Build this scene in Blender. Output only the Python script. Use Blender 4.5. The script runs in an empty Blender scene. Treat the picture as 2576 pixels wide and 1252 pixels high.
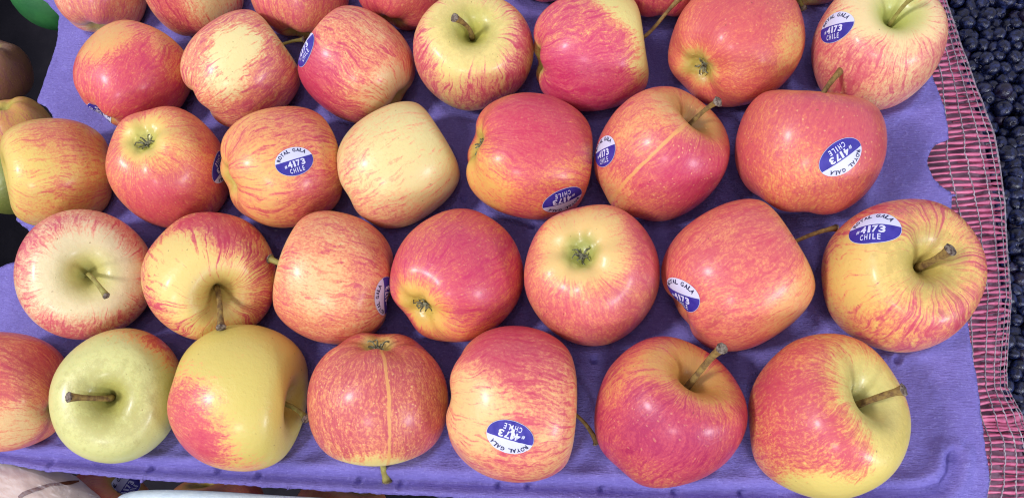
import bpy, bmesh, math, random
import numpy as np
from mathutils import Vector, Matrix, noise
from mathutils.bvhtree import BVHTree
S = bpy.context.scene
C = bpy.data.collections.new("market_stall"); S.collection.children.link(C)
rnd = random.Random(7)

# ------------------------------------------------------------------ camera
PW, PH, F = 2576.0, 1252.0, 1932.0        # measuring frame of the photograph
UP = Vector((-0.155, 0.319, 1.0)).normalized()          # world up seen from the camera
XW = Vector((1.0, 0.006, 0.16)); XW = (XW - UP * XW.dot(UP)).normalized()
YW = UP.cross(XW)
RC = Matrix((XW, YW, UP))                               # camera -> world
H = 0.405
CAM = RC @ Vector((0, 0, 1)); CAM = CAM * (H / CAM.z)
cd = bpy.data.cameras.new("camera"); cam = bpy.data.objects.new("camera", cd); S.collection.objects.link(cam)
cam.matrix_world = Matrix.Translation(CAM) @ RC.to_4x4()
cd.sensor_width = 36; cd.lens = 36 * F / PW; cd.clip_start = 0.01; cd.clip_end = 50
S.camera = cam
S.render.resolution_x, S.render.resolution_y = 1024, 497

def ray(px, py):
    return (RC @ Vector(((px - PW / 2) / F, -(py - PH / 2) / F, -1.0)))
def at(px, py, z=0.0):
    d = ray(px, py); t = (z - CAM.z) / d.z
    return CAM + d * t
def depth(p):
    return -(RC.transposed() @ (p - CAM)).z
def frame(p):                                           # right, up, towards-camera at a point
    w = (CAM - p).normalized(); r = RC @ Vector((1, 0, 0)); r = (r - w * r.dot(w)).normalized()
    return r, w.cross(r), w

# ------------------------------------------------------------------ light
w = bpy.data.worlds.new("World"); S.world = w; w.use_nodes = True
bg = w.node_tree.nodes['Background']; bg.inputs[0].default_value = (0.80, 0.80, 1.0, 1); bg.inputs[1].default_value = 0.80
def lamp(name, direction, dist, size, power, col, sy=None):
    l = bpy.data.lights.new(name, 'AREA'); l.energy = power; l.color = col
    l.shape = 'RECTANGLE' if sy else 'DISK'; l.size = size
    if sy: l.size_y = sy
    o = bpy.data.objects.new(name, l); S.collection.objects.link(o)
    d = Vector(direction).normalized(); o.location = d * dist
    o.rotation_euler = d.to_track_quat('Z', 'Y').to_euler()
    return o
lamp('key_lamp', (-0.56, -0.16, 0.80), 2.4, 0.36, 38, (0.98, 0.93, 1.0))
lamp('ceiling_lamp', RC @ Vector((-0.16, -0.50, 0.85)), 2.6, 0.42, 16, (0.97, 0.93, 1.0), 0.26)
lamp('side_window_lamp', RC @ Vector((0.72, -0.46, 0.55)), 1.35, 0.26, 7.5, (0.82, 0.88, 1.0), 0.18)
S.view_settings.view_transform = 'Standard'; S.view_settings.look = 'None'
S.view_settings.exposure = 0.0; S.view_settings.gamma = 1
try: S.cycles.max_bounces = 5; S.cycles.filter_width = 1.15
except Exception: pass

# ------------------------------------------------------------------ helpers
def lin(r, g, b):
    f = lambda c: (c / 255 / 12.92) if c / 255 <= 0.04045 else ((c / 255 + 0.055) / 1.055) ** 2.4
    return (f(r), f(g), f(b), 1)
def tag(o, label=None, cat=None, group=None, kind=None):
    if label: o['label'] = label
    if cat: o['category'] = cat
    if group: o['group'] = group
    if kind: o['kind'] = kind
    return o
def mesh_obj(name, V, Fc, mat, parent=None, smooth=True, loc=None):
    m = bpy.data.meshes.new(name); m.from_pydata([tuple(v) for v in V], [], Fc); m.update()
    if smooth:
        m.polygons.foreach_set('use_smooth', [True] * len(m.polygons))
    if mat: m.materials.append(mat)
    o = bpy.data.objects.new(name, m); C.objects.link(o)
    if parent: o.parent = parent
    if loc: o.location = loc
    return o
def empty(name, loc):
    o = bpy.data.objects.new(name, None); o.empty_display_size = 0.01; C.objects.link(o); o.location = loc; return o
def tube(pts, radii, n=8, cap=True, squash=1.0):
    V, Fc = [], []; N = len(pts); pts = [Vector(p) for p in pts]
    a = None
    for i, p in enumerate(pts):
        t = (pts[min(i + 1, N - 1)] - pts[max(i - 1, 0)]).normalized()
        if a is None: a = t.orthogonal().normalized()
        a = (a - t * a.dot(t)).normalized(); b = t.cross(a)
        for k in range(n):
            th = 2 * math.pi * k / n
            V.append(p + (a * math.cos(th) + b * math.sin(th) * squash) * radii[i])
    for i in range(N - 1):
        for k in range(n):
            Fc.append((i * n + k, i * n + (k + 1) % n, (i + 1) * n + (k + 1) % n, (i + 1) * n + k))
    if cap:
        Fc.append(tuple(range(n - 1, -1, -1))); Fc.append(tuple((N - 1) * n + k for k in range(n)))
    return V, Fc
def bez(a, b, c, d, n):
    out = []
    for i in range(n):
        t = i / (n - 1); s = 1 - t
        out.append(a * s**3 + b * (3 * s * s * t) + c * (3 * s * t * t) + d * t**3)
    return out

# node helper
class NT:
    def __init__(s, tree): s.t = tree
    def n(s, typ, **kw):
        nd = s.t.nodes.new(typ)
        for k, v in kw.items():
            if k == 'i':
                for key, val in v.items():
                    if isinstance(val, bpy.types.NodeSocket): s.t.links.new(val, nd.inputs[key])
                    else: nd.inputs[key].default_value = val
            else: setattr(nd, k, v)
        return nd
    def m(s, op, a, b=None, c=None, clamp=False):
        nd = s.t.nodes.new('ShaderNodeMath'); nd.operation = op; nd.use_clamp = clamp
        for i, v in enumerate((a, b, c)):
            if v is None: continue
            if isinstance(v, bpy.types.NodeSocket): s.t.links.new(v, nd.inputs[i])
            else: nd.inputs[i].default_value = v
        return nd.outputs[0]
    def v(s, op, a, b=None, scale=None):
        nd = s.t.nodes.new('ShaderNodeVectorMath'); nd.operation = op
        for i, x in enumerate((a, b)):
            if x is None: continue
            if isinstance(x, bpy.types.NodeSocket): s.t.links.new(x, nd.inputs[i])
            else: nd.inputs[i].default_value = x
        if scale is not None:
            if isinstance(scale, bpy.types.NodeSocket): s.t.links.new(scale, nd.inputs['Scale'])
            else: nd.inputs['Scale'].default_value = scale
        return nd.outputs['Value'] if op in ('DOT_PRODUCT', 'LENGTH') else nd.outputs[0]
    def ss(s, x, a, b, lo=0.0, hi=1.0):
        nd = s.t.nodes.new('ShaderNodeMapRange'); nd.interpolation_type = 'SMOOTHSTEP'
        for k, v in zip(('Value', 'From Min', 'From Max', 'To Min', 'To Max'), (x, a, b, lo, hi)):
            if isinstance(v, bpy.types.NodeSocket): s.t.links.new(v, nd.inputs[k])
            else: nd.inputs[k].default_value = v
        return nd.outputs[0]
    def mix(s, f, a, b, mode='MIX'):
        nd = s.t.nodes.new('ShaderNodeMix'); nd.data_type = 'RGBA'; nd.blend_type = mode
        for k, v in ((0, f), (6, a), (7, b)):
            if isinstance(v, bpy.types.NodeSocket): s.t.links.new(v, nd.inputs[k])
            else: nd.inputs[k].default_value = v
        return nd.outputs[2]
    def noise(s, vec, scale, detail=2, rough=0.5, w=None):
        nd = s.t.nodes.new('ShaderNodeTexNoise')
        if w is not None:
            nd.noise_dimensions = '4D'
            if isinstance(w, bpy.types.NodeSocket): s.t.links.new(w, nd.inputs['W'])
            else: nd.inputs['W'].default_value = w
        s.t.links.new(vec, nd.inputs['Vector'])
        nd.inputs['Scale'].default_value = scale; nd.inputs['Detail'].default_value = detail; nd.inputs['Roughness'].default_value = rough
        return nd.outputs[0]

def material(name, col, rough=0.6, spec=0.4, var=0.0, vscale=60, col2=None, bump=0.0, bscale=400, sheen=0.0, trans=0.0, stretch=None):
    m = bpy.data.materials.new(name); m.use_nodes = True; t = NT(m.node_tree); b = m.node_tree.nodes['Principled BSDF']
    b.inputs['Roughness'].default_value = rough; b.inputs['Specular IOR Level'].default_value = spec
    tc = t.n('ShaderNodeTexCoord').outputs['Object']
    if stretch: tc = t.v('MULTIPLY', tc, stretch)
    if col2 is not None:
        f = t.ss(t.noise(tc, vscale, 4, 0.6), 0.5 - 0.2 / (1 + var), 0.5 + 0.2 / (1 + var))
        m.node_tree.links.new(t.mix(f, col, col2), b.inputs['Base Color'])
    else: b.inputs['Base Color'].default_value = col
    if bump:
        bp = t.n('ShaderNodeBump', i={'Strength': 1.0, 'Distance': bump, 'Height': t.noise(tc, bscale, 4, 0.65)})
        m.node_tree.links.new(bp.outputs[0], b.inputs['Normal'])
    if trans: b.inputs['Transmission Weight'].default_value = trans
    return m

# ------------------------------------------------------------------ apple skin
G = bpy.data.node_groups.new("apple_skin", 'ShaderNodeTree')
def sock(n, typ, d):
    s_ = G.interface.new_socket(n, in_out='INPUT', socket_type=typ); s_.default_value = d
sock('Seed', 'NodeSocketFloat', 0.0); sock('Radius', 'NodeSocketFloat', 0.04)
for n_, d in (('Base', lin(235, 212, 130)), ('Mid', lin(228, 150, 80)), ('Red', lin(205, 60, 55)), ('Deep', lin(165, 25, 50)), ('Cavity', lin(190, 185, 80))):
    sock(n_, 'NodeSocketColor', d)
sock('Cover', 'NodeSocketFloat', 0.5); sock('Streak', 'NodeSocketFloat', 0.5); sock('Dots', 'NodeSocketFloat', 0.3)
for k in '1234':
    sock('Dir' + k, 'NodeSocketVector', (0, 0, 1)); sock('Cos' + k, 'NodeSocketFloat', 0.5); sock('Amt' + k, 'NodeSocketFloat', 0.0)
sock('StemPale', 'NodeSocketFloat', 0.5); sock('CalyxPale', 'NodeSocketFloat', 0.5)
sock('ScarN', 'NodeSocketVector', (1, 0, 0)); sock('ScarS', 'NodeSocketVector', (0, 1, 0)); sock('ScarAmt', 'NodeSocketFloat', 0.0)
sock('Russet', 'NodeSocketFloat', 0.0)
G.interface.new_socket('Color', in_out='OUTPUT', socket_type='NodeSocketColor')
G.interface.new_socket('Height', in_out='OUTPUT', socket_type='NodeSocketFloat')
g = NT(G); gi = G.nodes.new('NodeGroupInput').outputs; go = G.nodes.new('NodeGroupOutput')
P = g.n('ShaderNodeTexCoord').outputs['Object']
Pn = g.v('SCALE', P, scale=g.m('DIVIDE', 1.0, gi['Radius']))         # unit apple
N = g.v('NORMALIZE', Pn)
warp = g.n('ShaderNodeTexNoise', noise_dimensions='4D', i={'Vector': Pn, 'W': gi['Seed'], 'Scale': 1.6, 'Detail': 2.0}).outputs['Color']
Pw = g.v('ADD', Pn, g.v('SCALE', g.v('SUBTRACT', warp, (0.5, 0.5, 0.5)), scale=0.45))
flat = g.v('NORMALIZE', g.v('MULTIPLY', Pw, (1, 1, 0)))
def zc(k): return g.v('MULTIPLY', Pw, (0, 0, k))
wide = g.noise(g.v('ADD', g.v('SCALE', flat, scale=3.6), zc(0.55)), 1.0, 3, 0.6, gi['Seed'])
thin = g.noise(g.v('ADD', g.v('SCALE', flat, scale=12.0), zc(2.2)), 1.0, 4, 0.7, g.m('ADD', gi['Seed'], 3.1))
hair = g.noise(g.v('ADD', g.v('SCALE', flat, scale=30.0), zc(8.0)), 1.0, 3, 0.7, g.m('ADD', gi['Seed'], 7.7))
cloud = g.noise(Pn, 1.7, 3, 0.55, g.m('ADD', gi['Seed'], 11.0))
mott = g.noise(Pn, 26.0, 4, 0.75, gi['Seed'])
f = gi['Cover']
f = g.m('ADD', f, g.m('MULTIPLY', g.m('SUBTRACT', cloud, 0.5), 0.6))
for k in '1234':
    d = g.v('DOT_PRODUCT', N, gi['Dir' + k])
    d = g.m('ADD', d, g.m('MULTIPLY', g.m('ADD', g.m('SUBTRACT', thin, 0.5), g.m('SUBTRACT', hair, 0.5)), 0.20))
    f = g.m('ADD', f, g.m('MULTIPLY', g.ss(d, gi['Cos' + k], 1.0), gi['Amt' + k]))
nz = g.n('ShaderNodeSeparateXYZ', i={0: N}).outputs[2]
st = g.m('ADD', g.m('MULTIPLY', g.m('SUBTRACT', wide, 0.5), 1.2), g.m('MULTIPLY', g.m('SUBTRACT', thin, 0.5), 1.5))
st = g.m('ADD', st, g.m('MULTIPLY', g.m('SUBTRACT', hair, 0.5), 1.8))
dn = g.noise(g.v('ADD', g.v('SCALE', flat, scale=19.0), zc(3.0)), 1.0, 2, 0.5, g.m('ADD', gi['Seed'], 31.0))
st = g.m('ADD', st, g.m('MULTIPLY', g.ss(dn, 0.52, 0.66), 0.85))
f = g.m('ADD', f, g.m('MULTIPLY', st, gi['Streak']))
f = g.m('ADD', f, g.m('MULTIPLY', g.m('SUBTRACT', mott, 0.5), 1.25))
m2 = g.noise(g.v('ADD', g.v('SCALE', flat, scale=34.0), zc(16.0)), 1.0, 3, 0.7, g.m('ADD', gi['Seed'], 41.0))
f = g.m('ADD', f, g.m('MULTIPLY', g.m('SUBTRACT', m2, 0.5), 1.2))
f = g.m('SUBTRACT', f, 0.07)
capS = g.ss(g.m('ADD', nz, g.m('MULTIPLY', g.m('SUBTRACT', thin, 0.5), 0.22)), 0.62, 1.0)
capC = g.ss(g.m('ADD', g.m('MULTIPLY', nz, -1.0), g.m('MULTIPLY', g.m('SUBTRACT', thin, 0.5), 0.2)), 0.88, 1.0)
f = g.m('SUBTRACT', f, g.m('MULTIPLY', capS, gi['StemPale']))
f = g.m('SUBTRACT', f, g.m('MULTIPLY', capC, gi['CalyxPale']))
c = g.mix(g.ss(f, 0.05, 0.55), gi['Base'], gi['Mid'])
c = g.mix(g.ss(f, 0.34, 0.86), c, gi['Red'])
c = g.mix(g.ss(f, 0.74, 1.35), c, gi['Deep'])
# greenish cavity tints and russet
c = g.mix(g.m('MULTIPLY', g.ss(nz, 0.84, 0.99), 0.75), c, gi['Cavity'])
c = g.mix(g.m('MULTIPLY', g.ss(g.m('MULTIPLY', nz, -1.0), 0.93, 0.995), 0.8), c, gi['Cavity'])
rs = g.ss(g.m('ADD', g.noise(Pn, 7.0, 5, 0.8, g.m('ADD', gi['Seed'], 20.0)), g.m('MULTIPLY', g.ss(nz, 0.45, 0.95), 0.22)), 0.60, 0.78)
c = g.mix(g.m('MULTIPLY', rs, gi['Russet']), c, lin(140, 125, 60))
# lenticels
vo = g.n('ShaderNodeTexVoronoi', i={'Vector': g.v('ADD', Pn, g.v('SCALE', warp, scale=0.4)), 'Scale': 13.0, 'Randomness': 1.0})
dot = g.ss(vo.outputs['Distance'], 0.24, 0.10)
dr = g.n('ShaderNodeSeparateColor', i={0: vo.outputs['Color']}).outputs[0]
dot = g.m('MULTIPLY', dot, g.ss(dr, 0.25, 0.6))
c = g.mix(g.m('MULTIPLY', dot, gi['Dots']), c, lin(238, 190, 120))
pit = g.m('MULTIPLY', g.ss(vo.outputs['Distance'], 0.20, 0.08), g.ss(dr, 0.10, 0.06))
c = g.mix(g.m('MULTIPLY', pit, 0.55), c, lin(110, 70, 40))
# pale healed scar running along one meridian
sd = g.m('ABSOLUTE', g.m('ADD', g.v('DOT_PRODUCT', Pn, gi['ScarN']), g.m('MULTIPLY', g.m('SUBTRACT', cloud, 0.5), 0.12)))
wd = g.m('ADD', 0.020, g.m('MULTIPLY', g.m('SUBTRACT', thin, 0.5), 0.05))
sc = g.m('MULTIPLY', g.ss(g.m('DIVIDE', sd, wd), 1.6, 0.7), g.ss(g.v('DOT_PRODUCT', Pn, gi['ScarS']), 0.18, 0.3))
sc = g.m('MULTIPLY', sc, gi['ScarAmt'])
c = g.mix(sc, c, lin(222, 165, 95))
hgt = g.m('ADD', g.m('MULTIPLY', g.noise(Pn, 12.0, 3, 0.6, gi['Seed']), 0.6), g.m('ADD', g.m('MULTIPLY', mott, 0.25), g.m('MULTIPLY', g.m('ADD', dot, sc), 0.12)))
G.links.new(c, go.inputs['Color']); G.links.new(hgt, go.inputs['Height'])

def skin_material(p):
    m = bpy.data.materials.new("apple_skin"); m.use_nodes = True; t = m.node_tree; b = t.nodes['Principled BSDF']
    n_ = t.nodes.new('ShaderNodeGroup'); n_.node_tree = G
    for k, v in p.items(): n_.inputs[k].default_value = v
    t.links.new(n_.outputs['Color'], b.inputs['Base Color'])
    bp = t.nodes.new('ShaderNodeBump'); bp.inputs['Strength'].default_value = 1.0; bp.inputs['Distance'].default_value = 0.0005
    t.links.new(n_.outputs['Height'], bp.inputs['Height']); t.links.new(bp.outputs[0], b.inputs['Normal'])
    b.inputs['Roughness'].default_value = 0.41; b.inputs['Specular IOR Level'].default_value = 0.42
    b.inputs['Coat Weight'].default_value = 0.18; b.inputs['Coat Roughness'].default_value = 0.2
    b.inputs['Subsurface Weight'].default_value = 0.08; b.inputs['Subsurface Radius'].default_value = (0.006, 0.003, 0.0015); b.inputs['Subsurface Scale'].default_value = 1.0
    return m

PROF = [(0, .47), (.035, .475), (.08, .53), (.14, .65), (.22, .76), (.32, .84), (.45, .875), (.60, .855), (.755, .78), (.88, .61), (.963, .38), (1.0, .12), (1.0, -.10), (.97, -.32), (.90, -.53), (.80, -.70), (.675, -.83), (.54, -.905), (.41, -.935), (.295, -.925), (.205, -.885), (.125, -.83), (.05, -.795), (0, -.79)]
def catmull(P_, n):
    P_ = [np.array(p, float) for p in P_]; P_ = [P_[0] * np.array([-1, 1]) + 0 * P_[0]] + P_ + [P_[-1] * np.array([-1, 1])]
    P_[0] = P_[2] * np.array([-1, 1]); P_[-1] = P_[-3] * np.array([-1, 1])
    segs = len(P_) - 3; out = []
    for i in range(n):
        s_ = i / (n - 1) * segs; k = min(int(s_), segs - 1); t = s_ - k
        a, b, c_, d_ = P_[k:k + 4]
        out.append(0.5 * ((2 * b) + (-a + c_) * t + (2 * a - 5 * b + 4 * c_ - d_) * t * t + (-a + 3 * b - 3 * c_ + d_) * t**3))
    return np.array(out)
PR = catmull(PROF, 70)
def apple_mesh(R, seed, ht=1.0, waist=0.0, lob=1.0, open_=1.0):
    r_ = random.Random(seed); nS = 80
    ph = np.arange(nS) * 2 * np.pi / nS
    rr = np.maximum(PR[:, 0], 0)[:, None]; zz = PR[:, 1][:, None]
    rr = rr * np.ones((1, nS)); zz = zz * np.ones((1, nS))
    # taper, lobes and lopsidedness
    low = np.clip((-zz + 0.1) / 0.9, 0, 1); high = np.clip((zz - 0.1) / 0.8, 0, 1)
    p5 = r_.uniform(0, 6.28); p2 = r_.uniform(0, 6.28); p3 = r_.uniform(0, 6.28)
    f_ = 1 - waist * 0.10 * low + lob * (0.022 * low * np.cos(5 * ph + p5) + 0.014 * high * np.cos(5 * ph + p5 + .4)
              + 0.020 * np.cos(2 * ph + p2) + 0.012 * np.cos(3 * ph + p3))
    zf = 1 + lob * (0.035 * np.cos(ph + p2) + 0.025 * np.cos(5 * ph + p5) * low * (rr > .2) + 0.015 * np.cos(2 * ph + p3))
    zz = zz * zf * ht
    X = rr * f_ * np.cos(ph) * R; Y = rr * f_ * np.sin(ph) * R; Z = zz * R
    nR = len(PR)
    V = [(0, 0, float(Z[0].mean()))]
    V += list(zip(X[1:-1].ravel().tolist(), Y[1:-1].ravel().tolist(), Z[1:-1].ravel().tolist()))
    V.append((0, 0, float(Z[-1].mean())))
    Fc = [(0, 1 + k, 1 + (k + 1) % nS) for k in range(nS)]
    for i in range(nR - 3):
        a = 1 + i * nS
        Fc += [(a + k, a + nS + k, a + nS + (k + 1) % nS, a + (k + 1) % nS) for k in range(nS)]
    a = 1 + (nR - 3) * nS; e = len(V) - 1
    Fc += [(a + k, e, a + (k + 1) % nS) for k in range(nS)]
    return V, Fc

M_stem = material('stem_green_brown', lin(150, 126, 66), 0.7, 0.3, col2=lin(98, 72, 46), vscale=350, bump=0.0003, bscale=900)
M_stemG = material('stem_green', lin(164, 160, 84), 0.6, 0.3, col2=lin(132, 118, 62), vscale=300, bump=0.0002, bscale=900)
M_tip = material('stem_tip_cut', lin(150, 138, 120), 0.9, 0.2, col2=lin(66, 50, 44), vscale=700, bump=0.0006, bscale=1200)
M_calyx = material('dried_calyx', lin(150, 150, 118), 0.85, 0.2, col2=lin(62, 58, 48), vscale=500, bump=0.0004, bscale=1200)
M_white = material('sticker_white', lin(204, 208, 228), 0.45, 0.5)
M_blue = material('sticker_blue', lin(44, 38, 136), 0.45, 0.4, col2=lin(64, 56, 152), vscale=200)
M_ink = material('sticker_ink', lin(30, 30, 70), 0.4, 0.4)
M_print = material('sticker_reversed_out', lin(206, 210, 232), 0.45, 0.4)

# ------------------------------------------------------------------ lettering
_gl = {}
def glyph(ch, bold):
    k = (ch, bold)
    if k not in _gl:
        cu = bpy.data.curves.new('t', 'FONT'); cu.body = ch; cu.size = 1.0; cu.resolution_u = 3; cu.offset = bold; cu.fill_mode = 'FRONT'
        o = bpy.data.objects.new('t', cu); S.collection.objects.link(o)
        bpy.context.view_layer.update()
        me = o.evaluated_get(bpy.context.evaluated_depsgraph_get()).to_mesh()
        V = [(v.co.x, v.co.y) for v in me.vertices]; Fc = [tuple(p.vertices) for p in me.polygons]
        xs = [v[0] for v in V]; ys = [v[1] for v in V]
        _gl[k] = (V, Fc, min(xs), max(xs), min(ys), max(ys))
        o.evaluated_get(bpy.context.evaluated_depsgraph_get()).to_mesh_clear()
        bpy.data.objects.remove(o); bpy.data.curves.remove(cu)
    return _gl[k]
def place_glyph(ch, cx, cy, hgt, wid, ang, bold, acc):
    V, Fc, x0, x1, y0, y1 = glyph(ch, bold); k = len(acc[0]); sx = wid / (x1 - x0); sy = hgt / (y1 - y0)
    ca, sa = math.cos(ang), math.sin(ang)
    for x, y in V:
        a = (x - (x0 + x1) / 2) * sx; b = (y - (y0 + y1) / 2) * sy
        acc[0].append((cx + a * ca - b * sa, cy + a * sa + b * ca))
    acc[1].extend(tuple(i + k for i in f_) for f_ in Fc)
def sticker_layout():
    A, B = 12.2, 8.9
    ink = ([], [])
    angs = [158, 143, 128, 114, 101, None, 78, 63, 49, 35]
    for ch, a in zip("ROYAL GALA", angs):
        if a is None: continue
        t = math.radians(a); x = A * 0.80 * math.cos(t); y = B * 0.80 * math.sin(t)
        tx, ty = A * math.sin(t), -B * math.cos(t)
        place_glyph(ch, x * 1.0, y * 0.86 + 0.9, 2.3, 1.9, math.atan2(ty, tx), 0.028, ink)
    pr = ([], [])
    for ch, x, h_, w_ in (('#', -6.3, 2.0, 1.7), ('4', -3.5, 3.9, 2.9), ('1', -0.7, 3.9, 1.3), ('7', 1.9, 3.9, 2.7), ('3', 5.0, 3.9, 2.8)):
        place_glyph(ch, x, -1.35 - (0.7 if ch == '#' else 0), h_, w_ * .96, 0, 0.018 if ch == '#' else 0.04, pr)
    for ch, x, w_ in (('C', -4.0, 1.5), ('H', -1.8, 1.5), ('I', 0.1, 0.5), ('L', 1.9, 1.3), ('E', 3.9, 1.3)):
        place_glyph(ch, x, -5.4, 2.9, w_, 0, 0.02, pr)
    return A, B, ink, pr
SA, SB, INK, PRN = sticker_layout()

def ellipse_grid(a, b, ycut=None, nr=10, ns=48):
    V, Fc = [], []
    if ycut is None:
        V.append((0, 0))
        for i in range(1, nr + 1):
            for k in range(ns):
                t = 2 * math.pi * k / ns; V.append((a * i / nr * math.cos(t), b * i / nr * math.sin(t)))
        Fc += [(0, 1 + k, 1 + (k + 1) % ns) for k in range(ns)]
        for i in range(nr - 1):
            q = 1 + i * ns
            Fc += [(q + k, q + ns + k, q + ns + (k + 1) % ns, q + (k + 1) % ns) for k in range(ns)]
    else:
        n1, n2 = 12, 28
        for j in range(n1 + 1):
            y = ycut + (-b * 0.999 - ycut) * (1 - (1 - j / n1) ** 1.6)
            xm = a * math.sqrt(max(1 - (y / b) ** 2, 0))
            for k in range(n2 + 1): V.append((-xm + 2 * xm * k / n2, y))
        for j in range(n1):
            for k in range(n2):
                q = j * (n2 + 1) + k; Fc.append((q, q + n2 + 1, q + n2 + 2, q + 1))
    return V, Fc

def add_sticker(root, body, Mloc, px, py, up_deg, scale=1.0, crease=0.0, torn=False):
    """up_deg: direction of the sticker's top in the picture, degrees counter-clockwise from picture-right"""
    scale *= .88
    Mw = Matrix.Translation(root.location) @ Mloc; Mi = Mw.inverted()
    me = body.data; bvh = BVHTree.FromPolygons([v.co for v in me.vertices], [tuple(p.vertices) for p in me.polygons])
    o_ = Mi @ CAM; d_ = (Mi.to_3x3() @ ray(px, py)).normalized()
    p, n, _, _ = bvh.ray_cast(o_, d_)
    if p is None:
        p, n, _, _ = bvh.find_nearest(o_ + d_ * ((Mi @ root.location) - o_).length)
    # average the normal over the sticker's footprint
    T0 = n.orthogonal().normalized(); B0 = n.cross(T0); acc = Vector(n)
    for k in range(12):
        q, nn, _, _ = bvh.find_nearest(p + (T0 * math.cos(k * .5236) + B0 * math.sin(k * .5236)) * 0.007)
        acc += nn
    n = acc.normalized()
    r, u, _ = frame(Mw @ p); a = math.radians(up_deg)
    U = Mi.to_3x3() @ (r * math.cos(a) + u * math.sin(a)); U = (U - n * U.dot(n)).normalized(); T = U.cross(n)
    def wrap(V, off):
        out = []
        for x, y in V:
            q = p + T * (x * 0.001 * scale) + U * (y * 0.001 * scale)
            h_, hn, _, _ = bvh.ray_cast(q + n * 0.02, -n)
            if h_ is None or (h_ - q).dot(n) < -0.009: h_, hn, _, _ = bvh.find_nearest(q)
            cr = crease * (0.5 + 0.5 * math.sin(x * 1.3 + y * 0.9)) * 0.0004
            out.append(h_ + hn * (off + cr))
        return out
    V, Fc = ellipse_grid(SA, SB); st_ = mesh_obj('sticker', wrap(V, 0.00022), Fc, M_white, root); st_.matrix_local = Mloc
    V, Fc = ellipse_grid(SA * .985, SB * .975, 1.3); b_ = mesh_obj('blue_panel', wrap(V, 0.00034), Fc, M_blue, st_)
    i_ = mesh_obj('variety_lettering', wrap(INK[0], 0.00036), INK[1], M_ink, st_, smooth=False)
    q_ = mesh_obj('code_lettering', wrap(PRN[0], 0.00050), PRN[1], M_print, st_, smooth=False)
    if torn:
        V, Fc = [], []
        rr = random.Random(3)
        for k in range(16):
            cx, cy, s_ = rr.uniform(-2.2, 1.8), rr.uniform(-7, 1), rr.uniform(.25, .75); q = len(V)
            for j in range(6): V.append((cx + s_ * math.cos(j * 1.05) * rr.uniform(.4, 1.4), cy + s_ * 1.3 * math.sin(j * 1.05) * rr.uniform(.5, 1.3)))
            Fc.append(tuple(range(q, q + 6)))
        mesh_obj('scuff', wrap(V, 0.00055), Fc, M_white, st_, smooth=False)
    st_['label'] = 'oval sticker, white above blue, reading ROYAL GALA #4173 CHILE'

# ------------------------------------------------------------------ apples on the tray
CREAM, YEL, GRN, ORA = (236, 214, 135), (232, 196, 82), (205, 208, 104), (230, 168, 82)
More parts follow.
